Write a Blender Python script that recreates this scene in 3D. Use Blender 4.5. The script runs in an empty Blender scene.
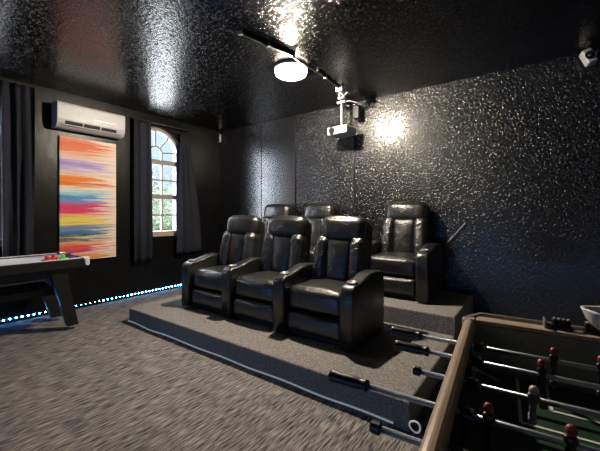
import bpy, bmesh, math, random
from mathutils import Vector, Matrix, noise
random.seed(7)
PI = math.pi
S = bpy.context.scene
COL = S.collection
YAW = .629
CX, B, ZC, H = 4.872, 4.133, 2.773, 1.25
XR, YF = 6.3, -3.2

# ------------------------------------------------------------------ materials
def mat(name, col, rough=.5, metal=0., spec=.5, emit=None, estr=0., coat=0.):
    m = bpy.data.materials.new(name); m.use_nodes = True
    b = m.node_tree.nodes['Principled BSDF']
    b.inputs['Base Color'].default_value = (*col, 1)
    b.inputs['Roughness'].default_value = rough
    b.inputs['Metallic'].default_value = metal
    b.inputs['Specular IOR Level'].default_value = spec
    b.inputs['Coat Weight'].default_value = coat
    if emit:
        b.inputs['Emission Color'].default_value = (*emit, 1)
        b.inputs['Emission Strength'].default_value = estr
    return m

def nd(m, t, **kw):
    n = m.node_tree.nodes.new(t)
    for k, v in kw.items(): setattr(n, k, v)
    return n
def lk(m, a, b): m.node_tree.links.new(a, b)
def bsdf(m): return m.node_tree.nodes['Principled BSDF']

def tex_noise(m, scale, detail=3, rough=.5, vscale=(1, 1, 1), dist=0):
    tc = nd(m, 'ShaderNodeTexCoord'); mp = nd(m, 'ShaderNodeMapping')
    mp.inputs['Scale'].default_value = vscale
    lk(m, tc.outputs['Object'], mp.inputs['Vector'])
    n = nd(m, 'ShaderNodeTexNoise'); n.inputs['Scale'].default_value = scale
    n.inputs['Detail'].default_value = detail; n.inputs['Roughness'].default_value = rough
    n.inputs['Distortion'].default_value = dist
    lk(m, mp.outputs['Vector'], n.inputs['Vector'])
    return n
def bump(m, src, strength, dist):
    b = nd(m, 'ShaderNodeBump'); b.inputs['Strength'].default_value = strength
    b.inputs['Distance'].default_value = dist
    lk(m, src, b.inputs['Height'])
    prev = bsdf(m).inputs['Normal'].links
    if prev: lk(m, prev[0].from_socket, b.inputs['Normal'])
    lk(m, b.outputs['Normal'], bsdf(m).inputs['Normal'])
def ramp(m, src, stops, interp='LINEAR'):
    r = nd(m, 'ShaderNodeValToRGB'); r.color_ramp.interpolation = interp
    e = r.color_ramp.elements
    while len(e) > 1: e.remove(e[-1])
    e[0].position = stops[0][0]; e[0].color = (*stops[0][1], 1)
    for p, c in stops[1:]:
        x = e.new(p); x.color = (*c, 1)
    lk(m, src, r.inputs['Fac'])
    return r
def noisy(name, c0, c1, scale, rough=.5, vscale=(1, 1, 1), bs=0, bd=.002, **kw):
    m = mat(name, c0, rough, **kw)
    n = tex_noise(m, scale, 4, .6, vscale)
    r = ramp(m, n.outputs['Fac'], [(.35, c0), (.65, c1)])
    lk(m, r.outputs['Color'], bsdf(m).inputs['Base Color'])
    if bs: bump(m, n.outputs['Fac'], bs, bd)
    return m

def textured_black(name, col, rough, scale, d1, d2, spec=.5, lo=.56):
    """sprayed texture under glossy black paint: an even fine ripple and sparser raised specks"""
    m = mat(name, col, rough, spec=spec)
    n = tex_noise(m, scale * .8, 2, .5)
    bump(m, n.outputs['Fac'], 1.0, d1)
    n1 = tex_noise(m, scale, 2, .6)
    r = ramp(m, n1.outputs['Fac'], [(lo, (0, 0, 0)), (lo + .16, (1, 1, 1))])
    bump(m, r.outputs['Color'], 1.0, d2)
    rc = ramp(m, n1.outputs['Fac'], [(lo - .04, tuple(c * .5 for c in col)), (lo + .14, tuple(c * 3.2 for c in col))])   # glints painted as paler speck tops, keeping the texture through denoising
    lk(m, rc.outputs['Color'], bsdf(m).inputs['Base Color'])
    n2 = tex_noise(m, 2.2, 3, .6)
    rr = nd(m, 'ShaderNodeMapRange'); rr.inputs['To Min'].default_value = rough - .05; rr.inputs['To Max'].default_value = rough + .05
    lk(m, n2.outputs['Fac'], rr.inputs['Value']); lk(m, rr.outputs['Result'], bsdf(m).inputs['Roughness'])
    return m

M = {}
M['wall_tex'] = textured_black('wall_black_texture', (.004, .004, .0046), .25, 44, .0019, .0026, .72, .48)
M['ceil_tex'] = textured_black('ceiling_black_texture', (.0025, .0025, .003), .22, 46, .0024, .0027, .9, .57)
M['wall_smooth'] = noisy('wall_smooth_black', (.003, .003, .0035), (.006, .0055, .0055), 6, .33, (1, 1, .6), .6, .006, spec=.22)
M['panel'] = noisy('gloss_panel', (.005, .005, .007), (.010, .010, .012), 9, .27, (1, 1, .35), .4, .003, spec=.9)
# carpet : streaks running along y
def carpet(name, c0, c1, c2):
    m = mat(name, c0, .95, spec=.15)
    n = tex_noise(m, 105, 2, .55, (1.0, .09, 1.0))
    r = ramp(m, n.outputs['Fac'], [(.36, c0), (.50, c1), (.64, c2)])
    n2 = tex_noise(m, 3, 4, .6)
    r2 = ramp(m, n2.outputs['Fac'], [(.3, (.82, .82, .84)), (.7, (1.08, 1.04, 1.0))])
    mx = nd(m, 'ShaderNodeMix', data_type='RGBA', blend_type='MULTIPLY'); mx.inputs[0].default_value = 1
    lk(m, r.outputs['Color'], mx.inputs[6]); lk(m, r2.outputs['Color'], mx.inputs[7])
    lk(m, mx.outputs[2], bsdf(m).inputs['Base Color'])
    n3 = tex_noise(m, 170, 3, .7)
    bump(m, n.outputs['Fac'], .4, .004); bump(m, n3.outputs['Fac'], .3, .002)
    return m
M['carpet'] = carpet('striated_carpet', (.050, .048, .053), (.170, .162, .163), (.32, .302, .296))
M['carpet_riser'] = noisy('riser_carpet', (.11, .104, .102), (.255, .24, .23), 75, .95, (1, 1, 1), .6, .004, spec=.15)
M['leather'] = noisy('black_leather', (.0045, .0045, .005), (.008, .008, .0085), 30, .36, (1, 1, 1), .2, .003, spec=.8)
n_ = tex_noise(M['leather'], 11, 4, .62, (1, 1, 1.4), 1.2); bump(M['leather'], n_.outputs['Fac'], .5, .014)
M['leather_crease'] = noisy('black_leather_creased', (.0045, .0045, .005), (.008, .008, .008), 22, .34, (.5, 1, 2.4), .8, .012, spec=1.0)
M['black_plastic'] = noisy('black_plastic', (.0045, .0045, .005), (.007, .007, .0075), 40, .40)
M['black_matt'] = noisy('black_matt', (.008, .008, .009), (.012, .012, .012), 40, .75)
M['curtain'] = noisy('charcoal_curtain', (.030, .032, .045), (.044, .046, .062), 120, .8, (1, 1, .1), .2, .002, spec=.25)
M['white_plastic'] = noisy('white_plastic', (.40, .40, .42), (.44, .44, .455), 12, .4)
M['grey_plastic'] = noisy('grey_plastic', (.30, .30, .32), (.36, .36, .37), 12, .5)
M['frame_white'] = noisy('window_frame_paint', (.22, .205, .18), (.27, .25, .22), 20, .5)
M['sill'] = noisy('window_sill_paint', (.36, .28, .20), (.42, .33, .24), 20, .5)
M['chrome'] = noisy('chrome', (.72, .73, .75), (.8, .8, .82), 30, .18, metal=1.0)
M['guard'] = noisy('silver_guard', (.62, .63, .66), (.70, .71, .74), 30, .4, metal=.2)
M['steel_rod'] = noisy('steel_rod', (.48, .52, .58), (.55, .60, .66), 30, .30, metal=.85)
M['tan_rail'] = noisy('tan_laminate', (.40, .30, .23), (.50, .38, .29), 40, .32, (1, .2, 1))
M['grey_rail'] = noisy('grey_metal', (.22, .22, .23), (.28, .28, .29), 60, .4, metal=.5)
M['field_green'] = noisy('field_green', (.006, .030, .016), (.010, .042, .024), 30, .5)
M['field_line'] = noisy('field_line', (.62, .60, .54), (.7, .68, .6), 30, .5)
M['navy'] = noisy('navy_side', (.010, .011, .020), (.016, .017, .028), 20, .45)
M['led'] = mat('led_blue_white', (.8, .9, 1), .5, emit=(.10, .42, 1.0), estr=60)
M['led_soft'] = mat('led_tape_plastic', (.25, .27, .30), .5)
M['strip_white'] = mat('white_edge_tape', (.65, .67, .70), .4, emit=(.88, .92, 1.0), estr=.17)  # faint emission added so tape and cable loop look white in shade
def lamp_glow():
    m = bpy.data.materials.new('lamp_diffuser_glow'); m.use_nodes = True
    t = m.node_tree; t.nodes.clear()
    o = t.nodes.new('ShaderNodeOutputMaterial'); ad = t.nodes.new('ShaderNodeAddShader')
    a = t.nodes.new('ShaderNodeBsdfTransparent'); a.inputs[0].default_value = (.92, .92, .92, 1)
    e = t.nodes.new('ShaderNodeEmission'); e.inputs['Color'].default_value = (1.0, .87, .69, 1); e.inputs['Strength'].default_value = 6
    t.links.new(a.outputs[0], ad.inputs[0]); t.links.new(e.outputs[0], ad.inputs[1]); t.links.new(ad.outputs[0], o.inputs[0])
    return m
M['lamp_glow'] = lamp_glow()
M['red'] = noisy('red_plastic', (.55, .02, .03), (.65, .04, .04), 20, .35)
M['green'] = noisy('green_plastic', (.12, .55, .06), (.18, .62, .10), 20, .35)
M['violet'] = noisy('violet_plastic', (.05, .03, .16), (.08, .05, .2), 20, .35)
M['blue'] = noisy('blue_paint', (.02, .07, .28), (.03, .09, .34), 20, .4)
M['player_red'] = noisy('player_red', (.26, .035, .045), (.34, .07, .075), 20, .35)
M['player_white'] = noisy('player_cream', (.66, .52, .42), (.74, .62, .5), 20, .35)
M['player_black'] = noisy('player_dark', (.015, .012, .018), (.03, .02, .03), 20, .35)
M['player_kit'] = noisy('player_kit', (.10, .11, .20), (.25, .25, .34), 60, .4)
M['hockey_top'] = noisy('hockey_surface', (.62, .63, .66), (.70, .71, .73), 10, .3)
M['bark'] = noisy('bark', (.05, .035, .02), (.11, .08, .05), 12, .9, (1, 1, .3), .5, .02)
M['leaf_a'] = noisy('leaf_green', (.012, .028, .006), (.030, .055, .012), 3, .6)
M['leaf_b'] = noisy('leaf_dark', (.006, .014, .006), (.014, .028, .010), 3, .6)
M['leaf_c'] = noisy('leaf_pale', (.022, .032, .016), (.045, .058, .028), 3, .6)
M['paving'] = noisy('pale_paving', (.52, .50, .47), (.62, .60, .57), 2, .9)
def bowl_mat():
    m = mat('bowl_white_blue', (.8, .8, .8), .35)
    n = tex_noise(m, 22, 2, .5, (1, 1, 1), 1.5)
    r = ramp(m, n.outputs['Fac'], [(.40, (.86, .84, .84)), (.55, (.80, .80, .84)), (.62, (.25, .36, .62)), (.70, (.66, .60, .62))])
    lk(m, r.outputs['Color'], bsdf(m).inputs['Base Color']); return m
M['bowl'] = bowl_mat()
def glass():
    m = bpy.data.materials.new('window_glass'); m.use_nodes = True
    t = m.node_tree; t.nodes.clear()
    o = t.nodes.new('ShaderNodeOutputMaterial'); mx = t.nodes.new('ShaderNodeMixShader')
    a = t.nodes.new('ShaderNodeBsdfTransparent'); g = t.nodes.new('ShaderNodeBsdfGlossy')
    g.inputs['Roughness'].default_value = .03; mx.inputs[0].default_value = .06
    t.links.new(a.outputs[0], mx.inputs[1]); t.links.new(g.outputs[0], mx.inputs[2]); t.links.new(mx.outputs[0], o.inputs[0])
    return m
M['glass'] = glass()
def painting_mat():
    m = mat('streaked_canvas', (.8, .7, .6), .55, spec=.3)
    tc = nd(m, 'ShaderNodeTexCoord'); sp = nd(m, 'ShaderNodeSeparateXYZ'); lk(m, tc.outputs['Object'], sp.inputs[0])
    n = tex_noise(m, 3.0, 5, .62, (1, .50, 9.0), .3)
    def mt(op, a, b=None, c=None):
        x = nd(m, 'ShaderNodeMath', operation=op)
        for i, v in enumerate((a, b, c)):
            if v is None: continue
            if isinstance(v, (int, float)): x.inputs[i].default_value = v
            else: lk(m, v, x.inputs[i])
        return x.outputs[0]
    # v : 0 bottom .. 1 top   (canvas is 1.58 high, origin at its bottom left corner)
    v = mt('DIVIDE', sp.outputs['Z'], 1.58)
    vv = mt('ADD', v, mt('MULTIPLY', mt('SUBTRACT', n.outputs['Fac'], .5), .13))
    W = (.78, .66, .58)
    # colours top -> bottom, given from the photo, stored as 1-v
    cs = [(0, (.72, .30, .20)), (.055, (.70, .12, .04)), (.11, (.74, .20, .08)), (.15, (.78, .50, .36)), (.175, (.62, .52, .60)), (.205, (.30, .20, .55)), (.25, (.48, .38, .62)),
          (.285, (.75, .60, .55)), (.315, (.78, .25, .02)), (.375, (.74, .16, .01)), (.405, (.78, .62, .50)), (.43, (.70, .70, .66)), (.455, (.28, .55, .66)), (.49, (.05, .28, .55)),
          (.52, (.25, .20, .50)), (.55, (.60, .05, .16)), (.60, (.66, .03, .12)), (.635, (.74, .30, .22)), (.66, (.78, .60, .10)), (.70, (.74, .64, .14)), (.73, (.20, .22, .36)),
          (.755, (.06, .24, .52)), (.785, (.05, .05, .07)), (.81, (.62, .62, .44)), (.835, (.05, .04, .05)), (.85, (.70, .45, .30)), (.875, (.72, .16, .02)), (.905, (.70, .06, .10)),
          (.925, (.35, .03, .20)), (.945, (.74, .55, .50)), (.965, (.74, .22, .02)), (1, (.74, .42, .10))]
    # stretch so that the lowest bands spread over the hidden foot of the canvas too
    r = nd(m, 'ShaderNodeValToRGB'); e = r.color_ramp.elements
    while len(e) > 1: e.remove(e[-1])
    cs2 = cs
    e[0].position = 0; e[0].color = (*cs2[0][1], 1)
    for p, c in cs2[1:]:
        x = e.new(p); x.color = (*c, 1)
    inv = mt('SUBTRACT', 1.0, vv)
    lk(m, inv, r.inputs['Fac'])
    # pale dry-brush streaks, more of them to the right
    n2 = tex_noise(m, 3.6, 6, .75, (1, .34, 15.0), .2)
    yy = mt('DIVIDE', sp.outputs['Y'], .67)
    amt = mt('ADD', n2.outputs['Fac'], mt('MULTIPLY', mt('SUBTRACT', yy, .62), .34))
    k = nd(m, 'ShaderNodeMapRange'); k.inputs['From Min'].default_value = .51; k.inputs['From Max'].default_value = .58
    lk(m, amt, k.inputs['Value'])
    mx = nd(m, 'ShaderNodeMix', data_type='RGBA'); lk(m, k.outputs[0], mx.inputs[0])
    lk(m, r.outputs['Color'], mx.inputs[6]); mx.inputs[7].default_value = (*W, 1)
    n4 = tex_noise(m, 3.0, 5, .7, (1, .45, 30.0), .2)
    r4 = ramp(m, n4.outputs['Fac'], [(.30, (.42, .34, .42)), (.46, (1, .98, .96)), (.60, (1, 1, 1)), (.72, (1.1, .92, .78))])
    m4 = nd(m, 'ShaderNodeMix', data_type='RGBA', blend_type='MULTIPLY'); m4.inputs[0].default_value = .85
    lk(m, mx.outputs[2], m4.inputs[6]); lk(m, r4.outputs['Color'], m4.inputs[7])
    lk(m, m4.outputs[2], bsdf(m).inputs['Base Color'])
    return m
M['painting'] = painting_mat()

# ------------------------------------------------------------------ object helpers
def obj(name, bm, m, parent=None, loc=(0, 0, 0), rot=(0, 0, 0), smooth=False, label=None):
    bmesh.ops.recalc_face_normals(bm, faces=bm.faces)
    me = bpy.data.meshes.new(name); bm.to_mesh(me); bm.free()
    if smooth:
        for p in me.polygons: p.use_smooth = True
    me.materials.append(m)
    o = bpy.data.objects.new(name, me); COL.objects.link(o)
    o.location = loc; o.rotation_euler = rot
    if parent: o.parent = parent
    if label: o['label'] = label
    return o
def tag(o, label, cat, group=None, kind=None):
    o['label'] = label; o['category'] = cat
    if group: o['group'] = group
    if kind: o['kind'] = kind
    return o
def thing(name, label, cat, loc=(0, 0, 0), rz=0, group=None):
    o = bpy.data.objects.new(name, None); COL.objects.link(o)
    o.location = loc; o.rotation_euler = (0, 0, rz); o.empty_display_size = .05
    return tag(o, label, cat, group)
def struct(name, bm, m, parent=None, **kw):
    o = obj(name, bm, m, parent, **kw)
    if not parent: o['kind'] = 'structure'
    return o
def dup(root, loc, rz=None, label=None, group=None):
    r = root.copy(); COL.objects.link(r); r.location = loc
    if rz is not None: r.rotation_euler = (0, 0, rz)
    if label: r['label'] = label
    if group: r['group'] = group
    for ch in list(root.children):
        c = ch.copy(); COL.objects.link(c); c.parent = r
        for g in list(ch.children):
            d = g.copy(); COL.objects.link(d); d.parent = c
    return r
def new(): return bmesh.new()
def box(bm, lo, hi, bev=0, seg=2, mtx=None):
    lo, hi = Vector(lo), Vector(hi); c = (lo + hi) / 2; d = hi - lo
    t = bmesh.new()
    bmesh.ops.create_cube(t, size=1)
    bmesh.ops.scale(t, vec=d, verts=t.verts)
    if bev: bmesh.ops.bevel(t, geom=t.edges[:], offset=bev, segments=seg, affect='EDGES', profile=.5)
    bmesh.ops.translate(t, vec=c, verts=t.verts)
    if mtx: bmesh.ops.transform(t, matrix=mtx, verts=t.verts)
    merge(bm, t)
    return bm
def merge(bm, t):
    me = bpy.data.meshes.new('tmp'); t.to_mesh(me); t.free(); bm.from_mesh(me); bpy.data.meshes.remove(me)
def bx(lo, hi, bev=0, seg=2, mtx=None): return box(new(), lo, hi, bev, seg, mtx)
def tube(bm, pts, r, n=8, cap=True, radii=None):
    pts = [Vector(p) for p in pts]; rings = []
    up = Vector((0, 0, 1)); prev = None
    for i, p in enumerate(pts):
        d = (pts[min(i + 1, len(pts) - 1)] - pts[max(i - 1, 0)]).normalized()
        if prev is None:
            a = d.cross(up)
            if a.length < 1e-3: a = d.cross(Vector((1, 0, 0)))
            a.normalize()
        else:
            a = (prev - d * prev.dot(d)).normalized()
        prev = a; b = d.cross(a)
        rr = radii[i] if radii else r
        rings.append([bm.verts.new(p + (a * math.cos(2 * PI * k / n) + b * math.sin(2 * PI * k / n)) * rr) for k in range(n)])
    for q, w in zip(rings, rings[1:]):
        for k in range(n): bm.faces.new((q[k], q[(k + 1) % n], w[(k + 1) % n], w[k]))
    if cap: bm.faces.new(rings[0][::-1]); bm.faces.new(rings[-1])
    return bm
def lathe(bm, prof, n=28, c=(0, 0, 0), axis='z'):
    c = Vector(c); rings = []
    def P(r, h, a):
        x, y = r * math.cos(a), r * math.sin(a)
        return c + (Vector((x, y, h)) if axis == 'z' else Vector((x, h, y)) if axis == 'y' else Vector((h, x, y)))
    for r, h in prof:
        if r < 1e-6: rings.append([bm.verts.new(P(0, h, 0))])
        else: rings.append([bm.verts.new(P(r, h, 2 * PI * k / n)) for k in range(n)])
    for q, w in zip(rings, rings[1:]):
        for k in range(n):
            k2 = (k + 1) % n
            if len(q) == 1 and len(w) == 1: continue
            if len(q) == 1: bm.faces.new((q[0], w[k2], w[k]))
            elif len(w) == 1: bm.faces.new((q[k], q[k2], w[0]))
            else: bm.faces.new((q[k], q[k2], w[k2], w[k]))
    return bm
def cushion(bm, w, d, h, r, puff=(0, 0, 0), n=12, fn=None, c=(0, 0, 0)):
    """soft rounded block; puff = bulge of the faces across x, y, z"""
    t = bmesh.new(); half = Vector((w / 2, d / 2, h / 2)); inn = half - Vector((r, r, r))
    us = [-math.cos(PI * i / n) for i in range(n + 1)]
    us = [(.5 * u + .5 * (2 * i / n - 1)) for i, u in enumerate(us)]
    for ax in range(3):
        for s in (-1, 1):
            a, b = [k for k in range(3) if k != ax]; g = {}
            for i, u in enumerate(us):
                for j, v in enumerate(us):
                    q = Vector((0, 0, 0)); q[ax] = s * half[ax]; q[a] = u * half[a]; q[b] = v * half[b]
                    p = Vector([max(-inn[k], min(inn[k], q[k])) for k in range(3)])
                    dd = q - p
                    q = p + dd.normalized() * r if dd.length > 1e-9 else q
                    q[ax] += s * puff[ax] * (1 - u * u) * (1 - v * v)
                    g[i, j] = t.verts.new(q)
            for i in range(n):
                for j in range(n):
                    t.faces.new((g[i, j], g[i + 1, j], g[i + 1, j + 1], g[i, j + 1]))
    bmesh.ops.remove_doubles(t, verts=t.verts, dist=1e-5)
    for v in t.verts:
        if fn: v.co = Vector(fn(*v.co))
        v.co += Vector(c)
    merge(bm, t)
    return bm
def prism(bm, prof, x0, x1, bev=0, seg=3, axis='x'):
    """closed profile of (y, z) pushed along x"""
    t = bmesh.new()
    def P(x, a, b): return (x, a, b) if axis == 'x' else (a, x, b)
    A = [t.verts.new(P(x0, a, b)) for a, b in prof]; Bv = [t.verts.new(P(x1, a, b)) for a, b in prof]
    t.faces.new(A); t.faces.new(Bv[::-1])
    for i in range(len(prof)):
        j = (i + 1) % len(prof); t.faces.new((A[i], A[j], Bv[j], Bv[i]))
    bmesh.ops.recalc_face_normals(t, faces=t.faces)
    if bev:
        ed = [e for e in t.edges if (e.verts[0] in A) == (e.verts[1] in A)]
        ed = [e for e in t.edges if abs(e.verts[0].co[0 if axis == 'x' else 1] - e.verts[1].co[0 if axis == 'x' else 1]) < 1e-6]
        bmesh.ops.bevel(t, geom=ed, offset=bev, segments=seg, affect='EDGES', profile=.5)
    merge(bm, t); return bm

# ------------------------------------------------------------------ room shell
struct('floor', bx((-.2, YF - .2, -.1), (XR + .2, B + .2, 0)), M['carpet'])
struct('ceiling', bx((-.2, YF - .2, ZC), (XR + .2, B + .2, ZC + .1)), M['ceil_tex'])
struct('wall_back', bx((-.2, B, 0), (XR + .2, B + .2, ZC)), M['wall_tex'])
struct('wall_right', bx((XR, YF, 0), (XR + .2, B, ZC)), M['wall_tex'])
struct('wall_front', bx((-.2, YF - .2, 0), (XR + .2, YF, ZC)), M['wall_tex'])

WIN = [(2.895, 1), (.64, 2)]          # arched windows in the left wall
HW, Z0, ZS, ZA, RA = .39, .87, 2.335, 2.185, .417
def arch_path(cy, hw=HW, z0=Z0, zs=ZS, za=ZA, ra=RA, n=16):
    a0 = math.asin((zs - za) / ra)
    pts = [(cy - hw, z0), (cy + hw, z0), (cy + hw, zs)]
    for i in range(1, n):
        a = a0 + (PI - 2 * a0) * i / n
        pts.append((cy + ra * math.cos(a), za + ra * math.sin(a)))
    pts.append((cy - hw, zs))
    return pts
bm = new()
def loop(bm, pts):
    vs = [bm.verts.new((0, y, z)) for y, z in pts]
    return [bm.edges.new((vs[i], vs[(i + 1) % len(vs)])) for i in range(len(vs))]
ed = loop(bm, [(YF, 0), (B, 0), (B, ZC), (YF, ZC)])
for cy, k in WIN: ed += loop(bm, arch_path(cy))
bmesh.ops.triangle_fill(bm, use_beauty=True, use_dissolve=False, edges=ed)
g = bmesh.ops.extrude_face_region(bm, geom=bm.faces[:])
bmesh.ops.translate(bm, vec=(-.2, 0, 0), verts=[v for v in g['geom'] if isinstance(v, bmesh.types.BMVert)])
struct('wall_left', bm, M['wall_smooth'])

def barpath(bm, pts, x0, x1, w, closed=False):
    """rectangular bar of in-plane width w following (y,z) points between x0 and x1"""
    n = len(pts); L = []; R = []
    for i in range(n):
        a = Vector(pts[(i - 1) % n] if closed or i > 0 else pts[i]); b = Vector(pts[(i + 1) % n] if closed or i < n - 1 else pts[i]); p = Vector(pts[i])
        d1 = (p - a); d2 = (b - p)
        if d1.length < 1e-9: d1 = d2
        if d2.length < 1e-9: d2 = d1
        d1.normalize(); d2.normalize(); t = (d1 + d2).normalized(); nn = Vector((-t.y, t.x))
        k = 1 / max(.4, nn.dot(Vector((-d1.y, d1.x))))
        L.append(p + nn * w / 2 * k); R.append(p - nn * w / 2 * k)
    q = [[bm.verts.new((x, s[i].x, s[i].y)) for i in range(n)] for s in (L, R) for x in (x0, x1)]
    rng = range(n) if closed else range(n - 1)
    l0, l1, r0, r1 = q
    for i in rng:
        j = (i + 1) % n
        for A, Bq in ((l0, l1), (l1, r1), (r1, r0), (r0, l0)): bm.faces.new((A[i], A[j], Bq[j], Bq[i]))
    if not closed:
        bm.faces.new((l0[0], l1[0], r1[0], r0[0])); bm.faces.new((l0[-1], r0[-1], r1[-1], l1[-1]))
    return bm
def seg(bm, a, b, x0, x1, w): return barpath(bm, [a, b], x0, x1, w)
for cy, k in WIN:
    f = new(); barpath(f, arch_path(cy, HW - .022, Z0 + .022, ZS - .01, ZA, RA - .024), -.15, -.05, .044, True)
    win = struct('window_%d' % k, f, M['frame_white'])
    m_ = new()
    seg(m_, (cy - HW + .03, 2.06), (cy + HW - .03, 2.06), -.14, -.06, .075)      # spring rail
    seg(m_, (cy - HW + .03, 1.505), (cy + HW - .03, 1.505), -.14, -.06, .07)     # meeting rail
    for z in (1.774, 1.212): seg(m_, (cy - HW + .03, z), (cy + HW - .03, z), -.115, -.085, .026)
    for yy in (-.11, .11): seg(m_, (cy + yy, .93), (cy + yy, 2.06), -.117, -.083, .026)
    arc = [(cy + .11, 2.06)] + [(cy + .11 * math.cos(a), 2.20 + .11 * math.sin(a)) for a in [PI * i / 12 for i in range(13)]] + [(cy - .11, 2.06)]
    barpath(m_, arc, -.117, -.083, .026)
    for a in (8, 50, 90, 130, 172):
        c_, s_ = math.cos(math.radians(a)), math.sin(math.radians(a))
        seg(m_, (cy + .11 * c_, 2.20 + .11 * s_), (cy + min(.375, .39) * c_ * .98, 2.185 + .40 * s_), -.115, -.085, .026)
    obj('muntin', m_, M['frame_white'], win)
    gl = new(); vs = [gl.verts.new((-.10, y, z)) for y, z in arch_path(cy, HW - .03, Z0 + .03, ZS - .01, ZA, RA - .03)]; gl.faces.new(vs)
    obj('glass_pane', gl, M['glass'], win)
    obj('sill', bx((-.16, cy - HW + .005, Z0 + .001), (-.005, cy + HW - .005, Z0 + .085), .006), M['sill'], win, label='tan window sill')

# trims : flat panel on the left wall behind the air conditioner, gloss panels on the back wall
struct('trim_1', bx((.0, 1.29, .02), (.018, 2.44, 2.755), .004), M['wall_smooth'])
for i, (a, b) in enumerate(((.36, 1.064), (1.074, 1.778))):
    struct('trim_%d' % (i + 2), bx((a, B - .016, .02), (b, B, 2.765), .003), M['panel'])
# thin baseboards
struct('baseboard_left', bx((0, YF, 0), (.012, 1.285, .05)), M['black_matt'])
struct('baseboard_back', bx((4.35, B - .012, 0), (XR, B, .09)), M['black_matt'])

# ------------------------------------------------------------------ platform
RX0, RX1, RY0, RY1, RZ1, RZ2 = 1.05, 4.27, 1.882, 3.13, .168, .336
pl = thing('seating_platform', 'grey carpeted two-level platform under the rows of recliners', 'platform', (RX0, RY0, 0))
def plat(prof_pts, z0, z1, bev):
    t = new(); A = [t.verts.new((x, y, z0)) for x, y in prof_pts]; C = [t.verts.new((x, y, z1)) for x, y in prof_pts]
    t.faces.new(A[::-1]); t.faces.new(C)
    for i in range(len(A)):
        j = (i + 1) % len(A); t.faces.new((A[i], A[j], C[j], C[i]))
    te = [e for e in t.edges if e.verts[0] in C and e.verts[1] in C]
    bmesh.ops.bevel(t, geom=te, offset=bev, segments=3, affect='EDGES', profile=.5)
    return t
w_, d1, d2 = RX1 - RX0, RY1 - RY0, B - .022 - RY0
obj('lower_step', plat([(.06, 0), (w_, 0), (w_, d2), (0, d2), (0, .07)], 0, RZ1, .014), M['carpet_riser'], pl)
obj('upper_step', plat([(0, d1), (w_, d1), (w_, d2), (0, d2)], RZ1, RZ2, .014), M['carpet_riser'], pl)
bm = new(); pts = []
x = .05
while x < w_ - .05:
    pts.append((x, -.008, .022 + .006 * noise.noise(Vector((x * 3.0, 0, 0))) + .004 * math.sin(x * 9))); x += .04
tube(bm, pts, .006, 6)
obj('edge_tape', bm, M['strip_white'], pl, smooth=True, label='thin white light tape along the foot of the front face')
bm = new()
tube(bm, [(0 + .030 * math.cos(a), -.016 + .004 * math.sin(a * 2), .04 + .030 * math.sin(a)) for a in [2 * PI * i / 20 for i in range(21)]], .005, 6)
o = obj('cable_loop', bm, M['strip_white'], None, loc=(4.31, RY0 - .01, .02), smooth=True)  # plain cable, given the tape's added glow
tag(o, 'small loose loop of white cable by the platform foot, beside the foosball table', 'cable')

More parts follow.
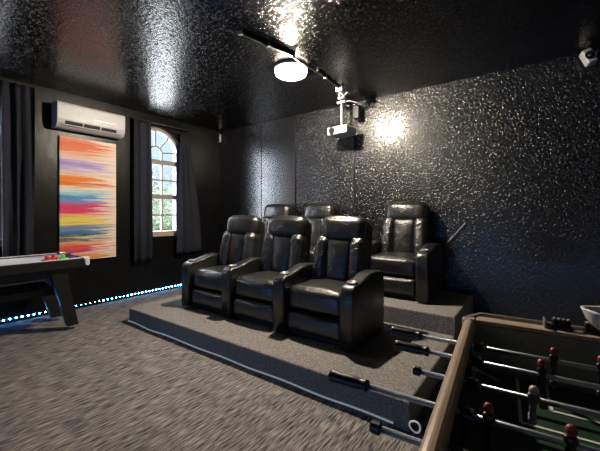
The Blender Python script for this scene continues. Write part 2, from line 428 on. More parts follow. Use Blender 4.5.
# ------------------------------------------------------------------ recliners
PITCH = .683
def wr(v, k, amp):  # soft leather waviness
    return noise.noise(Vector(v) * k) * amp
TILT = Matrix.Translation((0, .50, .37)) @ Matrix.Rotation(math.radians(-10), 4, 'X')
ARM = [(.0, .02), (.0, .43), (.012, .465), (.035, .487), (.07, .497), (.14, .502), (.22, .520), (.32, .548), (.42, .556), (.54, .545), (.60, .52), (.62, .47), (.62, .02)]
def arm_bm(xc):
    b = prism(new(), ARM, xc - .064, xc + .064, .022, 3); return b
def cup_bm(xc):
    b = new(); lathe(b, [(.0, -.004), (.030, -.004), (.034, .004), (.040, .006), (.043, .002), (.043, -.012), (0, -.012)], 20)
    bmesh.ops.transform(b, matrix=Matrix.Translation((xc, .105, .508)) @ Matrix.Rotation(math.radians(6), 4, 'X'), verts=b.verts)
    return b
def make_recliner(both):
    t = thing('recliner', 'x', 'recliner')
    obj('base', bx((-.27, .09, 0), (.27, .66, .12), .01), M['black_matt'], t)
    def fseat(x, y, z):
        z2 = z + (.012 * (1 - (x / .27) ** 2) if z > 0 else 0) + wr((x, y, z), 9, .006)
        return x, y + wr((x, z, 3), 12, .004), z2
    obj('seat_cushion', cushion(new(), .546, .50, .19, .05, (0, .02, .015), 14, fseat, (0, .30, .318)), M['leather'], t, smooth=True)
    def ffoot(x, y, z): return x, y + wr((x * 2.2, 0, z), 8, .008), z + wr((x, 1, z), 10, .004)
    obj('footrest', cushion(new(), .540, .08, .165, .03, (0, .022, 0), 14, ffoot, (0, .075, .135)), M['leather'], t, smooth=True)
    # back : shell, centre cushion, bolsters, headrest (built upright then tilted)
    def put(name, b, mt, sm=True):
        bmesh.ops.transform(b, matrix=TILT, verts=b.verts); return obj(name, b, mt, t, smooth=sm)
    put('back_shell', cushion(new(), .54, .10, .66, .035, (0, .01, 0), 10, lambda x, y, z: (x * (1 - .06 * (z + .33)), y, z), (0, .075, .26)), M['leather'])
    def fc(x, y, z):
        k = 1 + .10 * (z / .24)
        return x * k, y + wr((x, 0, z * 2), 9, .010) + .010 * math.exp(-((z - .02) / .02) ** 2) * (1 if y < 0 else 0), z
    put('back_cushion', cushion(new(), .265, .13, .49, .045, (0, .028, 0), 14, fc, (0, -.01, .195)), M['leather'])
    for s in (-1, 1):
        def fb(x, y, z, s=s):
            return x + s * (.006 - .010 * (z / .24)) + wr((x, y, z * 3), 9, .005), y - .010 * (1 - (z / .26) ** 2) + .0055 * math.sin(z * 95 + wr((x, 0, z), 8, 6)) * (1 if y < .03 else 0), z
        put('bolster', cushion(new(), .150, .17, .50, .055, (.006, .016, 0), 22, fb, (s * .187, -.005, .200)), M['leather_crease'])
    def fh(x, y, z): return x, y + .02 * (abs(x) / .25) ** 2 + wr((x, 1, z), 8, .006), z + .012 * math.cos(x * 5) + wr((x, y, z), 7, .006) - (.012 * (1 - (x / .25) ** 2) if z < 0 else 0)
    put('headrest', cushion(new(), .505, .17, .230, .065, (.006, .018, .012), 16, fh, (0, .005, .508)), M['leather'])
    for s in ((-1, 1) if both else (-1,)):
        a = obj('armrest', arm_bm(s * PITCH / 2), M['leather'], t, smooth=True)
        obj('cup_holder', cup_bm(s * PITCH / 2), M['grey_rail'], a, smooth=True, label='round metal cup holder')
    return t
pa = make_recliner(False); pb = make_recliner(True)
pa.scale = pb.scale = (1, 1, 1.045)
FY, BY = 2.255, 3.375
pa.location = (1.945, FY, RZ1)
tag(pa, 'black leather recliner in the front row, the one nearest the curtained window', 'recliner', 'front row recliners')
dup(pa, (1.945 + PITCH, FY, RZ1), 0, 'black leather recliner in the middle of the front row of three', 'front row recliners')
pb.location = (1.945 + 2 * PITCH + .02, FY - .01, RZ1)
tag(pb, 'black leather front row recliner nearest the foosball table, its right armrest outermost', 'recliner', 'front row recliners')
dup(pa, (1.545, BY, RZ2), 0, 'black leather recliner in the back row before the gloss wall panels', 'back row recliners')
dup(pb, (2.33, BY, RZ2), 0, 'black leather back row recliner seen between two front row headrests, middle of three', 'back row recliners')
dup(pb, (3.575, BY, RZ2), 0, 'black leather recliner set apart at the right end of the back row', 'back row recliners')

# ------------------------------------------------------------------ painting, air conditioner
bm = bx((0, 0, 0), (.035, .675, 1.58), .003)
pt = thing('painting', 'tall canvas of rainbow horizontal brush streaks below the air conditioner', 'painting', (.018, 1.551, .632))
obj('canvas', bm, M['painting'], pt)

ac = thing('air_conditioner', 'white wall-mounted air conditioner above the streaked canvas', 'air conditioner', (.018, 1.475, 2.288))
L = .80
prof = [(0, 0.012), (0, .30), (.02, .312), (.165, .312), (.19, .30), (.198, .28), (.196, .10), (.185, .055), (.155, .018), (.12, .0), (.02, 0)]
t = new()
prism(t, [(a, b) for a, b in prof], 0, L, .006, 2, axis='y')
obj('body', t, M['white_plastic'], ac, smooth=False)
a = new()
for i in range(3):
    y0 = .085 + i * .205
    box(a, (.150, y0, .046), (.1935, y0 + .190, .086), .004)
obj('louver', a, M['black_matt'], ac, label='row of dark air outlet slots')
for i in range(3):
    pass
obj('vane', bx((.125, .05, .006), (.182, L - .05, .014), .003, 2, Matrix.Translation((0, 0, .012)) @ Matrix.Rotation(math.radians(-38), 4, 'Y') @ Matrix.Translation((-.03, 0, .10))) if False else bx((.165, .05, .030), (.1935, L - .05, .0405), .003), M['white_plastic'], ac)
obj('trim_strip', bx((.195, .40, .150), (.2005, .70, .162), .002), M['chrome'], ac, label='slim bright trim strip on the front')  # long thin highlight on the casing, modelled as a chrome strip
b = new()
for i in range(4): box(b, (.1955, .045 + i * .016, .262), (.199, .045 + i * .016 + .010, .276), .001)
obj('badge', b, M['grey_plastic'], ac, label='small grey maker mark')

# ------------------------------------------------------------------ curtains
def curtain(name, label, y0t, y1t, y0b, y1b, z0, z1, folds, x=.10, depth=.035, gap=None):
    t = thing(name, label, 'curtain', (x, (y0b + y1b) / 2, z0), 0, 'charcoal curtains')
    bm = new(); nu, nv = folds * 10, 26; g = {}
    for i in range(nu + 1):
        for j in range(nv + 1):
            u, v = i / nu, j / nv
            a, b_ = y0b + (y1b - y0b) * u, y0t + (y1t - y0t) * u
            s = v ** 1.4
            yy = a * (1 - s) + b_ * s
            ph = (u + .22 * noise.noise(Vector((u * 2.6, v * .7, y0b * 5)))) * folds * 2 * PI
            dd = depth * (.75 + .4 * (1 - v)) * math.sin(ph + .5 * noise.noise(Vector((u * 3, v * 1.5, y0t))))
            dd += .018 * noise.noise(Vector((u * 5, v * 3, 4 + y0t)))
            g[i, j] = bm.verts.new((x + dd, yy, z0 + (z1 - z0) * v))
    for i in range(nu):
        for j in range(nv): bm.faces.new((g[i, j], g[i + 1, j], g[i + 1, j + 1], g[i, j + 1]))
    bmesh.ops.solidify(bm, geom=bm.faces[:], thickness=.004)
    bmesh.ops.translate(bm, vec=(-x, -(y0b + y1b) / 2, -z0), verts=bm.verts)
    obj('drape', bm, M['curtain'], t, smooth=True)
    return t
curtain('curtain', 'long dark curtain hanging beside the air hockey table', .98, 1.285, 1.0, 1.29, .45, 2.705, 3)
curtain('curtain', 'dark curtain on the painting side of the arched window', 2.445, 2.735, 2.45, 2.765, .52, 2.62, 3, .085)
curtain('curtain', 'dark curtain on the corner side of the arched window, flaring at its hem', 3.215, 3.38, 3.14, 3.68, .58, 2.56, 3, .085)
curtain('curtain', 'dark curtain drawn across the window at the end of the air hockey table', .0, .90, .0, .90, .45, 2.705, 7)  # out of view, added to keep the second window's light off the platform
for (a, b_, z, lab) in ((2.43, 3.42, 2.63, 'thin black rod carrying the curtains of the arched window'), (-.1, 1.29, 2.715, 'thin black curtain rod above the air hockey table')):
    t = thing('curtain_rod', lab, 'curtain rod', (0, a, z), 0, 'curtain rods')
    bm = new(); tube(bm, [(.085, 0, 0), (.085, b_ - a, 0)], .010, 8); obj('rod', bm, M['black_matt'], t, smooth=True)
    for yy in (.02, b_ - a - .02):
        bm = new(); box(bm, (0.0, yy - .012, -.012), (.085, yy + .012, .008), .002); obj('bracket', bm, M['black_matt'], t)

# ------------------------------------------------------------------ ceiling lamp, track, projector
def lamp(loc, glow, label):
    t = thing('ceiling_lamp', label, 'lamp', loc)
    bm = lathe(new(), [(0, 0), (.172, 0), (.176, -.006), (.176, -.026), (.168, -.030), (0, -.030)], 40)
    obj('rim', bm, M['grey_plastic'], t, smooth=False)
    bm = lathe(new(), [(.163, -.0305), (.168, -.055), (.160, -.078), (.14, -.090), (.08, -.097), (0, -.099)], 40)
    obj('diffuser', bm, glow, t, smooth=True, label='glowing round diffuser')
    ld = bpy.data.lights.new('bulb', 'POINT'); ld.energy = 450; ld.color = (1.0, .87, .69); ld.shadow_soft_size = .034
    lo_ = bpy.data.objects.new('bulb', ld); COL.objects.link(lo_); lo_.parent = t; lo_.location = (0, 0, -.050)
    return t
lamp((2.765, 2.735, ZC), M['lamp_glow'], 'round glowing flush lamp on the black ceiling')

t = thing('cable_track', 'slim black cable track running along the ceiling past the round lamp', 'cable track', (2.84, 1.96, ZC))
def run(a, b, w, h):
    a, b = Vector(a), Vector(b); d = b - a; n_ = Vector((-d.y, d.x)).normalized() * w / 2
    q = new(); lo_ = [q.verts.new((p.x, p.y, -h)) for p in (a + n_, a - n_, b - n_, b + n_)]; hi_ = [q.verts.new((v.co.x, v.co.y, 0)) for v in lo_]
    q.faces.new(lo_); q.faces.new(hi_[::-1])
    for k in range(4): q.faces.new((lo_[k], lo_[(k + 1) % 4], hi_[(k + 1) % 4], hi_[k]))
    return q
obj('channel', run((0, 0), (.115, .58), .024, .024), M['black_plastic'], t)
obj('channel', run((.12, .98), (.075, 1.52), .024, .024), M['black_plastic'], t)
obj('end_cap', bx((-.02, -.035, -.03), (.02, 0, 0), .006), M['white_plastic'], t, label='white end piece')
for (xx, yy) in ((.05, .26), (.105, 1.16)):
    obj('clip', bx((xx - .018, yy, -.03), (xx + .018, yy + .022, 0), .004), M['grey_plastic'], t)
bm = new()
tube(bm, [(.112 + .012 * math.sin(PI * i / 14), .56 + .44 * i / 14, -.026 - .010 * math.sin(PI * i / 14)) for i in range(15)], .007, 6)
obj('cord', bm, M['black_plastic'], t, smooth=True)
bm = new(); box(bm, (.03, 1.52, -.06), (.12, 1.57, 0), .006); tube(bm, [(.08, 1.54, -.05), (.04, 1.60, -.09), (.0, 1.70, -.06)], .009, 6); tube(bm, [(.05, 1.55, -.04), (.10, 1.60, -.10), (.14, 1.63, -.05)], .008, 6)
obj('junction', bm, M['grey_plastic'], t, label='pale connectors at the end of the track')

PX, PY = 2.745, 3.86
t = thing('projector', 'small white projector hanging from a ceiling pole before the back wall', 'projector', (PX, PY, ZC))
bm = new(); lathe(bm, [(0, 0), (.055, 0), (.055, -.012), (.03, -.022), (0, -.022)], 24); obj('ceiling_plate', bm, M['grey_plastic'], t)
bm = new(); tube(bm, [(0, 0, -.02), (0, 0, -.40)], .013, 10); obj('pole', bm, M['white_plastic'], t, smooth=True)
bm = new()
box(bm, (-.06, -.022, -.075), (.06, .022, -.045), .004); box(bm, (-.022, -.05, -.03), (.022, .05, -.012), .004)
tube(bm, [(0, 0, -.06), (.10, .03, -.05), (.20, .07, -.085)], .007, 6)
obj('bracket', bm, M['grey_plastic'], t)
bm = new(); box(bm, (.10, .12, -.27), (.19, .20, -.09), .012); tube(bm, [(.16, .12, -.10), (.15, .08, -.07)], .007, 6); obj('power_supply', bm, M['black_plastic'], t, label='black power box hanging beside the pole')
RT = Matrix.Rotation(math.radians(8), 4, 'X')
bm = bx((-.155, -.12, -.62), (.155, .12, -.515), .018, 3)
body = obj('body', bm, M['white_plastic'], t, loc=(0, 0, .12), rot=(0, 0, math.radians(-6)))
bm = lathe(new(), [(0, -.012), (.034, -.012), (.040, -.014), (.042, 0), (.042, .02), (0, .02)], 24, (-.07, -.126, -.567), 'y')
obj('lens', bm, M['black_plastic'], body, smooth=False, label='dark lens')
bm = new()
for i in range(6): box(bm, (.03 + i * .018, -.1235, -.60), (.03 + i * .018 + .009, -.118, -.545), .001)
obj('vent', bm, M['grey_plastic'], body)
bm = bx((-.05, -.05, -.395), (.05, .05, -.375), .004); obj('mount_plate', bm, M['grey_plastic'], t)

bm = new(); tube(bm, [(2.795, B - .006, 2.30), (2.79, B - .006, 1.9), (2.792, B - .006, 1.3), (2.79, B - .006, .36)], .009, 6)
tag(obj('wall_cable', bm, M['black_plastic'], smooth=True), 'thin dark cable running straight down the back wall below the projector', 'cable')
bm = new()
tube(bm, [(3.99, B - .012, .89), (4.07, B - .02, .985), (4.13, B - .018, 1.06), (4.19, B - .010, 1.135)], .0045, 6)
tag(obj('loose_wire', bm, M['grey_plastic'], smooth=True), 'short pale wire slanting on the textured wall beside the last recliner', 'wire')

# sensor in the corner, speaker high on the back wall
t = thing('corner_sensor', 'small grey two-eyed sensor high in the room corner', 'sensor', (.03, B - .03, 2.64))
obj('body', bx((-.012, -.03, -.075), (.03, .012, .075), .010), M['grey_plastic'], t)
for z in (-.035, .035):
    bm = lathe(new(), [(0, -.006), (.016, -.006), (.024, -.010), (.026, 0), (0, 0)], 20, (.009, -.030, z), 'y'); obj('eye', bm, M['black_plastic'], t)
t = thing('wall_speaker', 'small white tilted speaker high on the textured back wall', 'speaker', (5.235, B - .10, 2.685))
RS = Matrix.Rotation(math.radians(-22), 4, 'Y') @ Matrix.Rotation(math.radians(14), 4, 'Z')
bm = bx((-.040, -.045, -.070), (.040, .045, .070), .016, 3); bmesh.ops.transform(bm, matrix=RS, verts=bm.verts); obj('cabinet', bm, M['white_plastic'], t)
bm = lathe(new(), [(0, -.010), (.010, -.012), (.016, -.004), (.032, -.006), (.037, -.008), (.039, 0), (0, 0)], 28, (0, -.045, 0), 'y'); bmesh.ops.transform(bm, matrix=RS, verts=bm.verts)
obj('driver', bm, M['black_plastic'], t, label='round dark speaker cone')
bm = new(); tube(bm, [(0, .03, 0), (0, .10, .02)], .014, 8); obj('mount', bm, M['black_plastic'], t)

# ------------------------------------------------------------------ LED strip on the left wall foot
t = thing('led_strip', 'glowing blue-white light strip along the foot of the window wall', 'light strip', (.012, -.2, .045))
obj('tape', bx((.0, 0, -.006), (.004, 4.25, .006)), M['led_soft'], t)
bm = new(); y = .9
while y < 4.20:
    gapz = 1.74 < y < 2.25
    sz = .004 if gapz else .0072
    box(bm, (.004, y - sz, -sz), (.009, y + sz, sz)); y += .055
lo = obj('led', bm, M['led'], t, label='row of small bright diodes'); lo['kind'] = 'stuff'
# unseen strip added along the front wall foot, blue fill for platform and chairs
obj('tape', bx((.02, -2.995, -.008), (6.2, -2.990, .008)), M['led_soft'], t)
ld = bpy.data.lights.new('led_run', 'AREA'); ld.shape = 'RECTANGLE'; ld.size = 6.1; ld.size_y = .016; ld.energy = 34; ld.color = (.15, .42, 1.0)
lo_ = bpy.data.objects.new('led_run', ld); COL.objects.link(lo_); lo_.parent = t; lo_.location = (3.1, -2.986, 0); lo_.rotation_euler = (PI / 2, 0, 0)

# ------------------------------------------------------------------ air hockey table
ht = thing('air_hockey_table', 'black air hockey table with a pale top and slanted legs', 'game table', (.0, 0, 0))
AX0, AX1, AY0, AY1, AZ0, AZ1 = .20, .925, -.35, 1.535, .675, .765
fr = new()
for lo, hi in (((AX1 - .045, AY0, AZ0), (AX1, AY1, AZ1)), ((AX0, AY0, AZ0), (AX0 + .045, AY1, AZ1)), ((AX0 + .045, AY1 - .045, AZ0), (AX1 - .045, AY1, AZ1)), ((AX0 + .045, AY0, AZ0), (AX1 - .045, AY0 + .045, AZ1))):
    box(fr, lo, hi, .004)
obj('rail_frame', fr, M['black_plastic'], ht)
obj('playfield', bx((AX0 + .045, AY0 + .045, AZ1 - .06), (AX1 - .045, AY1 - .045, AZ1 - .012)), M['hockey_top'], ht)
fr = new()
for (a, b_) in ((AX1 - .042, AX1 - .006), (AX0 + .006, AX0 + .042)): box(fr, (a, AY0 + .02, AZ1), (b_, AY1 - .06, AZ1 + .006), .002)
obj('top_trim', fr, M['hockey_top'], ht, label='pale strip along the top of the rail')
for (cx_, cy_) in ((AX1, AY1), (AX0, AY1)):
    s = 1 if cx_ == AX1 else -1
    b = new(); x0, x1 = sorted((cx_ - s * .07, cx_ + s * .008))
    prism(b, [(cy_ - .06, AZ1 + .014), (cy_ + .010, AZ1 + .008), (cy_ + .014, AZ0 + .02), (cy_ - .005, AZ0 + .005), (cy_ - .03, AZ0 + .02), (cy_ - .035, AZ1 - .02)], x0, x1, .006, 2)
    obj('corner_guard', b, M['guard'], ht, label='silver corner guard')
obj('cabinet', bx((AX0 + .06, AY0 + .1, .56), (AX1 - .09, AY1 - .22, AZ0 + .001), .004), M['navy'], ht)
def leg(xt, xb):
    b = new(); w = .035
    A = [(xt - w, 1.20, AZ0), (xt + w, 1.20, AZ0), (xt + w, 1.345, AZ0), (xt - w, 1.345, AZ0)]
    C = [(xb - w, 1.375, .045), (xb + w, 1.375, .045), (xb + w, 1.475, .045), (xb - w, 1.475, .045)]
    va = [b.verts.new(p) for p in A]; vc = [b.verts.new(p) for p in C]
    b.faces.new(va); b.faces.new(vc[::-1])
    for i in range(4): b.faces.new((va[i], va[(i + 1) % 4], vc[(i + 1) % 4], vc[i]))
    return b
for xt, xb in ((.84, .80), (.30, .33)):
    l = obj('leg', leg(xt, xb), M['black_plastic'], ht)
    bm = lathe(new(), [(0, 0), (.028, 0), (.03, .008), (.012, .016), (.010, .05), (0, .05)], 16, (xb, 1.425, 0)); obj('leveler_foot', bm, M['chrome'], l, label='small metal levelling foot')
    obj('gusset', bx((xt - .03, 1.08, .52), (xt + .03, 1.20, AZ0), .003) if xt < .5 else prism(new(), [(1.09, AZ0 - .002), (1.20, AZ0 - .002), (1.27, .50), (1.22, .50)], .79, .803), M['blue'], l, label='blue bracket inside the leg')
obj('cross_bar', bx((.365, 1.30, .36), (.785, 1.345, .44), .004), M['black_plastic'], ht)
obj('stretcher', bx((.56, AY0 + .1, .36), (.62, 1.30, .44), .004), M['black_plastic'], ht)
obj('electrical_box', bx((.66, 1.47, .30), (.76, 1.5, .36), .004) if False else bx((.60, 1.346, .37), (.70, 1.42, .43), .006), M['grey_plastic'], ht, label='small grey fitting on the cross bar')
def mallet(name, x, y, m, lab):
    t = thing(name, lab, 'striker', (x, y, AZ1 - .012), 0, 'strikers on the air hockey table')
    b = lathe(new(), [(0, 0), (.046, 0), (.048, .006), (.046, .020), (.036, .020), (.026, .012), (0, .012)], 24); obj('base', b, m, t, smooth=False)
    b = lathe(new(), [(.017, .012), (.015, .034), (.018, .046), (.012, .054), (0, .056)], 16); obj('grip', b, m, t, smooth=True)
mallet('hockey_striker', .80, 1.20, M['red'], 'red air hockey striker nearest the table rail')
mallet('hockey_striker', .69, 1.29, M['red'], 'red air hockey striker set farther from the rail, between red and green')
mallet('hockey_striker', .79, 1.345, M['green'], 'bright green air hockey striker')
mallet('hockey_striker', .70, 1.435, M['violet'], 'dark violet striker near the silver table corner')

# ------------------------------------------------------------------ foosball table
FZ = .85
TH = math.radians(4.5)
ft = thing('foosball_table', 'foosball table with tan rails and steel rods in the foreground', 'foosball table', (4.637, 1.39, 0), TH)
W_, L_ = .74, 1.30      # local: +x across, -y towards the camera
def tb(name, lo, hi, m, bev=.004, par=None, lab=None): return obj(name, bx(lo, hi, bev), m, par or ft, label=lab)
# long side rails: rounded tan beam
def rail(x0, x1):
    return prism(new(), [(x0, FZ - .05), (x0, FZ - .018), (x0 + .003, FZ - .008), (x0 + .009, FZ - .002), (x0 + .016, FZ), (x1 - .016, FZ), (x1 - .009, FZ - .002), (x1 - .003, FZ - .008), (x1, FZ - .018), (x1, FZ - .05)], 0, 1, 0, axis='y')
for x0, x1 in ((0, .036), (W_ - .036, W_)):
    b = rail(x0, x1)
    for v in b.verts: v.co.y = -L_ if v.co.y > .5 else -.012
    r_ = obj('side_rail', b, M['tan_rail'], ft)
    tb('side_panel', (x0 + .004, -L_, .52), (x1 - .004, 0.0, FZ - .051), M['navy'])
    b = lathe(new(), [(0, -.05), (.024, -.05), (.025, -.006), (.020, .001), (0, .003)], 20, ((x0 + x1) / 2, .0, FZ)); obj('corner_cap', b, M['tan_rail'], ft)
# far end: outer grey rim, dark tray, tan inner strip
tb('end_panel', (.02, .07, .52), (W_ - .02, .09, FZ - .012), M['navy'])
b = new()
prism(b, [(.022, -.002), (.075, .078), (.075, .092), (.010, .012)], FZ - .012, FZ + .004, 0)
# rim following the chamfered corner
t2 = new()
P1 = [(.0, .0), (.05, .088), (W_ - .05, .088), (W_, .0)]; P2 = [(.014, -.004), (.058, .074), (W_ - .058, .074), (W_ - .014, -.004)]
vs = [[t2.verts.new((x, y, z)) for x, y in P] for P in (P1, P2) for z in (FZ - .02, FZ + .004)]
for i in range(3):
    for A, C in ((vs[0], vs[1]), (vs[1], vs[3]), (vs[3], vs[2]), (vs[2], vs[0])): t2.faces.new((A[i], A[i + 1], C[i + 1], C[i]))
for i in (0, 3): t2.faces.new((vs[0][i], vs[1][i], vs[3][i], vs[2][i]))
b.free(); obj('end_rim', t2, M['grey_rail'], ft, label='grey metal rim of the table end')
tb('end_tray', (.04, .053, FZ - .05), (W_ - .04, .073, FZ - .012), M['black_plastic'])
tb('end_strip', (.040, -.004, FZ - .016), (W_ - .040, .052, FZ - .002), M['tan_rail'], .003, lab='tan inner strip of the table end')
tb('end_wall', (.040, -.006, .60), (W_ - .040, .010, FZ - .017), M['grey_rail'], .002)
tb('playfield', (.042, -L_, .645), (W_ - .042, -.008, .665), M['field_green'], .001, lab='dark green playfield')
tb('cabinet_floor', (.02, -L_, .50), (W_ - .02, .07, .52), M['navy'])
b = new()
FL = .666
def line(x0, y0, x1, y1, w=.009):
    d = Vector((x1 - x0, y1 - y0, 0)); n_ = Vector((-d.y, d.x, 0)).normalized() * w / 2
    p = [Vector((x0, y0, FL)) + n_, Vector((x1, y1, FL)) + n_, Vector((x1, y1, FL)) - n_, Vector((x0, y0, FL)) - n_]
    lo_ = [b.verts.new(q) for q in p]; hi_ = [b.verts.new(q + Vector((0, 0, .0012))) for q in p]
    b.faces.new(hi_); b.faces.new(lo_[::-1])
    for i in range(4): b.faces.new((lo_[i], lo_[(i + 1) % 4], hi_[(i + 1) % 4], hi_[i]))
line(.17, -.01, .17, -.30); line(.17, -.30, .57, -.30); line(.57, -.30, .57, -.01)
obj('penalty_line', b, M['field_line'], ft, label='white outer goal box line'); b = new()
line(.25, -.01, .25, -.19); line(.25, -.19, .49, -.19); line(.49, -.19, .49, -.01)
obj('goal_line', b, M['field_line'], ft, label='white inner goal box line'); b = new()
line(.06, -.69, .68, -.69)
cc = [(.37 + .1 * math.cos(2 * PI * i / 32), -.69 + .1 * math.sin(2 * PI * i / 32)) for i in range(33)]
for p, q in zip(cc, cc[1:]): line(*p, *q)
obj('halfway_line', b, M['field_line'], ft, label='white halfway line and centre circle')
for (x_, y_) in ((.05, -.06), (W_ - .05, -.06), (.05, -L_ + .06), (W_ - .05, -L_ + .06)):
    tb('leg', (x_ - .045, y_ - .045, 0), (x_ + .045, y_ + .045, .50), M['black_plastic'], .006)
# rods with handles and players : (y, side of handle, spread of players, slide, kit)
RZ = .795
def player_bm(kind, ang):
    """little figure hanging on the rod: head above, long foot below (local origin on the rod axis)"""
    q = new(); cushion(q, .024, .018, .05, .007, (.002, .002, 0), 6, lambda x, y, z: (x * (1 + .25 * (z / .025)), y, z), (0, 0, -.002))
    cushion(q, .018, .018, .06, .006, (0, 0, 0), 6, None, (0, 0, -.050))
    box(q, (-.011, -.016, -.098), (.011, .010, -.074), .003)
    bmesh.ops.scale(q, vec=(.8, .8, .86), verts=q.verts); bmesh.ops.transform(q, matrix=Matrix.Rotation(ang, 4, 'X'), verts=q.verts); return q
def head_bm(ang):
    q = new(); bmesh.ops.create_uvsphere(q, u_segments=12, v_segments=8, radius=.0105); bmesh.ops.scale(q, vec=(1, 1, 1.15), verts=q.verts)
    bmesh.ops.translate(q, vec=(0, 0, .032), verts=q.verts); bmesh.ops.transform(q, matrix=Matrix.Rotation(ang, 4, 'X'), verts=q.verts); return q
def handle_bm(x, s):
    q = new(); lathe(q, [(0, 0), (.0125, 0), (.0165, s * .003), (.0175, s * .012), (.0150, s * .035), (.0165, s * .06), (.0155, s * .085), (.0125, s * .098), (.0155, s * .101), (.0155, s * .110), (.008, s * .112), (0, s * .112)], 14, (x, 0, 0), 'x'); return q
#       y      left end, right end, handle side, players at, kit, angle
RODS = [(-.135, -.132, .80, -1, (.26, .37, .48), 'r', .15), (-.265, -.082, .86, -1, (.22, .52), 'r', -.35), (-.42, -.075, .98, 1, (.19, .37, .55), 'w', .5), (-.575, -.177, .80, -1, (.10, .24, .38, .50, .62), 'r', .2),
        (-.725, -.095, .95, 1, (.14, .26, .37, .50, .62), 'w', .9), (-.875, -.04, .82, -1, (.18, .37, .56), 'r', .2), (-1.03, -.08, .98, 1, (.22, .52), 'w', .2), (-1.17, -.08, .96, 1, (.37,), 'w', .2)]
for i, (y, xa, xb, hs, pls, kit, ang) in enumerate(RODS):
    b = new(); tube(b, [(xa, 0, 0), (xb, 0, 0)], .0070, 10)
    ro = obj('rod', b, M['steel_rod'], ft, loc=(0, y, RZ), smooth=True)
    if hs < 0:
        obj('handle', handle_bm(xa - .112 + .004, 1), M['black_plastic'], ro, smooth=True, label='black grip')
        b = lathe(new(), [(0, 0), (.011, 0), (.011, .018), (0, .018)], 12, (xb, 0, 0), 'x'); obj('end_cap', b, M['black_plastic'], ro)
    else:
        obj('handle', handle_bm(xb + .112 - .004, -1), M['black_plastic'], ro, smooth=True, label='black grip')
        b = lathe(new(), [(0, 0), (.011, 0), (.013, .004), (.013, .020), (0, .020)], 12, (xa - .019, 0, 0), 'x'); obj('end_cap', b, M['black_plastic'], ro)
    for x in ((.058), (W_ - .058)):
        b = lathe(new(), [(.0082, -.014), (.014, -.014), (.016, -.008), (.016, .014), (.0082, .014)], 14, (x, 0, 0), 'x'); obj('bumper', b, M['black_plastic'], ro)
    for k, x in enumerate(pls):
        q = player_bm(kit, ang); bmesh.ops.translate(q, vec=(x, 0, 0), verts=q.verts)
        obj('player', q, M['player_kit'] if kit == 'w' else M['player_black'], ro, smooth=True)
        q = head_bm(ang); bmesh.ops.translate(q, vec=(x, 0, 0), verts=q.verts)
        obj('player_head', q, M['player_red'] if (kit == 'r' or k % 2) else M['player_white'], ro, smooth=True)
# score counters on the far end
for k, x0 in enumerate((.268, .356)):
    s = obj('score_counter', bx((x0, .020, FZ - .004), (x0 + .062, .066, FZ + .006), .002), M['black_plastic'], ft)
    b = new(); tube(b, [(x0 + .004, .043, FZ + .018), (x0 + .058, .043, FZ + .018)], .003, 6); obj('score_wire', b, M['chrome'], s)
    for j in range(4):
        xc = x0 + .012 + j * .0128
        q = new(); cushion(q, .0118, .030, .026, .004, n=6, c=(xc, .043, FZ + .0195)); obj('score_bead', q, M['black_plastic'], s, smooth=True)
        obj('score_mark', bx((xc - .0034, .034, FZ + .0315), (xc + .0034, .046, FZ + .0335), .001), M['white_plastic'], s, label='white mark on the bead')  # gloss highlight of the bead, put in as a white chip
tb('counter_plate', (.250, .016, FZ - .01), (.256, .070, FZ + .026), M['grey_rail'], .002)

# white bowl standing on the far end
bwl = thing('bowl', 'white bowl with blue markings standing on the far end of the foosball table', 'bowl', (5.075, 1.468, FZ + .005))
b = lathe(new(), [(0, 0), (.034, 0), (.040, .004), (.060, .024), (.078, .058), (.088, .096), (.092, .108), (.089, .112), (.084, .104), (.074, .064), (.056, .032), (.036, .012), (0, .010)], 40)
for v in b.verts:
    a = math.atan2(v.co.y, v.co.x); v.co.z = v.co.z * .66 + .006 * math.sin(2 * a + .6) * (v.co.z / .11)
obj('body', b, M['bowl'], bwl, smooth=True)
q = lathe(new(), [(0, .0), (.066, .0), (.068, .006), (.05, .012), (0, .016)], 24, (0, 0, .046)); obj('contents', q, M['black_plastic'], bwl, smooth=True, label='dark contents')

# ------------------------------------------------------------------ outside
struct('ground', bx((-30, -14, -.6), (-.35, 26, -.5)), M['paving'])
def tree(x, y, h, r, m, lab, n=1500, ls=.11):
    t = thing('tree', lab, 'tree', (x, y, -.5), 0, 'trees outside the window')
    bm = new(); tube(bm, [(0, 0, 0), (.05, .03, h * .3), (-.03, .06, h * .55), (.02, 0, h * .85)], .1, 8, radii=[.13, .11, .08, .03])
    for k in range(7):
        a = k * 2.4; z = h * (.35 + .07 * k); tube(bm, [(0, 0, z), (r * .4 * math.cos(a), r * .4 * math.sin(a), z + .25), (r * .7 * math.cos(a), r * .7 * math.sin(a), z + .5)], .03, 6, radii=[.05, .03, .012])
    obj('trunk', bm, M['bark'], t, smooth=True)
    bm = new(); rnd = random.Random(int(x * 31 + y * 77))
    cl = [Vector((rnd.gauss(0, .45) * r, rnd.gauss(0, .45) * r, h * (.35 + .6 * rnd.random()))) for _ in range(26)]
    for i in range(n):
        c = rnd.choice(cl); p = c + Vector((rnd.gauss(0, 1), rnd.gauss(0, 1), rnd.gauss(0, 1))) * r * .2
        R = Matrix.Rotation(rnd.random() * 6.28, 3, 'Z') @ Matrix.Rotation(rnd.gauss(0, .7), 3, 'X') @ Matrix.Rotation(rnd.gauss(0, .7), 3, 'Y')
        s = ls * (.6 + .8 * rnd.random())
        bm.faces.new([bm.verts.new(p + R @ Vector(q) * s) for q in ((-.5, 0, 0), (0, -.28, .06), (.5, 0, 0), (0, .28, .06))])
    obj('foliage', bm, m, t)
tree(-13.2, 10.2, 3.9, 1.3, M['leaf_a'], 'leafy green tree nearest the arched window', 1500, .16)
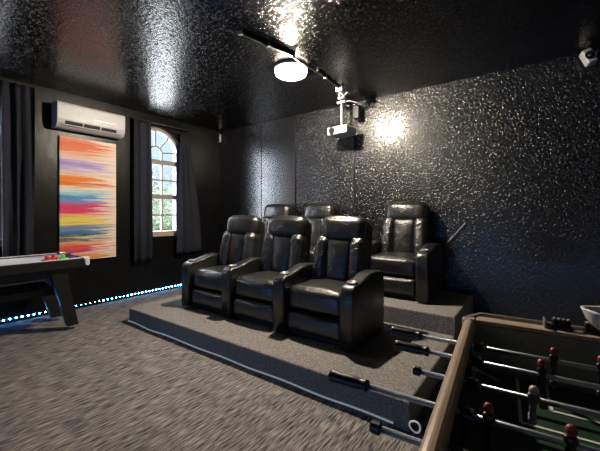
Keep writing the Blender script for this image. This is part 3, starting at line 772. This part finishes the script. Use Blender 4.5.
tree(-13.0, 13.3, 4.3, 1.2, M['leaf_b'], 'dark green tree at the right side of the window view', 1500, .16)
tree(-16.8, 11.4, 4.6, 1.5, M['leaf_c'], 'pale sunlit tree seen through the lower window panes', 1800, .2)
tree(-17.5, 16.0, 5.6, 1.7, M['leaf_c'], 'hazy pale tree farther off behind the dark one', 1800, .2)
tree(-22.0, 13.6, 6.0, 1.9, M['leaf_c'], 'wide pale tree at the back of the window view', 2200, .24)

bm = new()
cushion(bm, 2.4, 14.0, 3.7, .5, (.2, 0, .3), 44, lambda x, y, z: (x + .35 * noise.noise(Vector((x, y, z)) * 1.3) + .16 * noise.noise(Vector((x, y, z)) * 4), y, z + .45 * noise.noise(Vector((y * .8, 3, x)))), (0, 0, 1.75))
M['hedge'] = noisy('hedge_leaves', (.008, .020, .005), (.040, .066, .020), 5, .8, (1, 1, 1), 1.0, .2)
hd = thing('hedge', 'long green hedge closing the view beyond the trees outside the window', 'hedge', (-26, 17.5, -.5))
obj('foliage', bm, M['hedge'], hd, smooth=True)

# ------------------------------------------------------------------ world, camera
w = bpy.data.worlds.new('sky'); S.world = w; w.use_nodes = True
nt = w.node_tree; bg = nt.nodes['Background']
def wn(t, **kw):
    n = nt.nodes.new(t)
    for k, v in kw.items(): setattr(n, k, v)
    return n
tc = wn('ShaderNodeTexCoord'); sp = wn('ShaderNodeSeparateXYZ'); rp = wn('ShaderNodeValToRGB')
nt.links.new(tc.outputs['Generated'], sp.inputs[0]); nt.links.new(sp.outputs['Z'], rp.inputs['Fac'])
e = rp.color_ramp.elements; e[0].position = .02; e[0].color = (.020, .025, .034, 1); e[1].position = .62; e[1].color = (.80, .88, 1, 1)
x_ = e.new(.27); x_.color = (.022, .030, .044, 1)
# hazy brightness of the sky around the veiled sun, off to one side of the house
dp = wn('ShaderNodeVectorMath', operation='DOT_PRODUCT'); dp.inputs[1].default_value = Vector((-.66, -.74, .14)).normalized()
nt.links.new(tc.outputs['Generated'], dp.inputs[0])
mr = wn('ShaderNodeMapRange', interpolation_type='SMOOTHSTEP'); mr.inputs['From Min'].default_value = .45; mr.inputs['From Max'].default_value = .98
nt.links.new(dp.outputs['Value'], mr.inputs['Value'])
mx = wn('ShaderNodeMix', data_type='RGBA', blend_type='ADD'); mx.inputs[7].default_value = (.80, .88, 1, 1)
nt.links.new(mr.outputs['Result'], mx.inputs[0]); nt.links.new(rp.outputs['Color'], mx.inputs[6])
nt.links.new(mx.outputs[2], bg.inputs['Color']); bg.inputs['Strength'].default_value = 34.0

# sampling portals in the two window openings (they give off no light of their own)
for cy, k in WIN:
    ld = bpy.data.lights.new('window_portal', 'AREA'); ld.shape = 'RECTANGLE'; ld.size = .82; ld.size_y = 1.76; ld.cycles.is_portal = True
    lo_ = bpy.data.objects.new('window_portal', ld); COL.objects.link(lo_); lo_.location = (-.205, cy, 1.735); lo_.rotation_euler = (PI / 2, 0, -PI / 2)
cam = bpy.data.cameras.new('camera'); co = bpy.data.objects.new('camera', cam); COL.objects.link(co)
co.location = (CX, 0, H); co.rotation_euler = (PI / 2, 0, YAW)
cam.sensor_width = 36; cam.lens = 329.5 * 36 / 600; cam.shift_y = -(225.5 - 212.66) / 600; cam.clip_start = .02
S.camera = co
S.cycles.denoising_prefilter = 'NONE'; S.cycles.sample_clamp_indirect = 1.5
S.view_settings.view_transform = 'Standard'; S.view_settings.look = 'None'; S.view_settings.exposure = 0.0; S.view_settings.gamma = 1
S.view_settings.use_curve_mapping = False
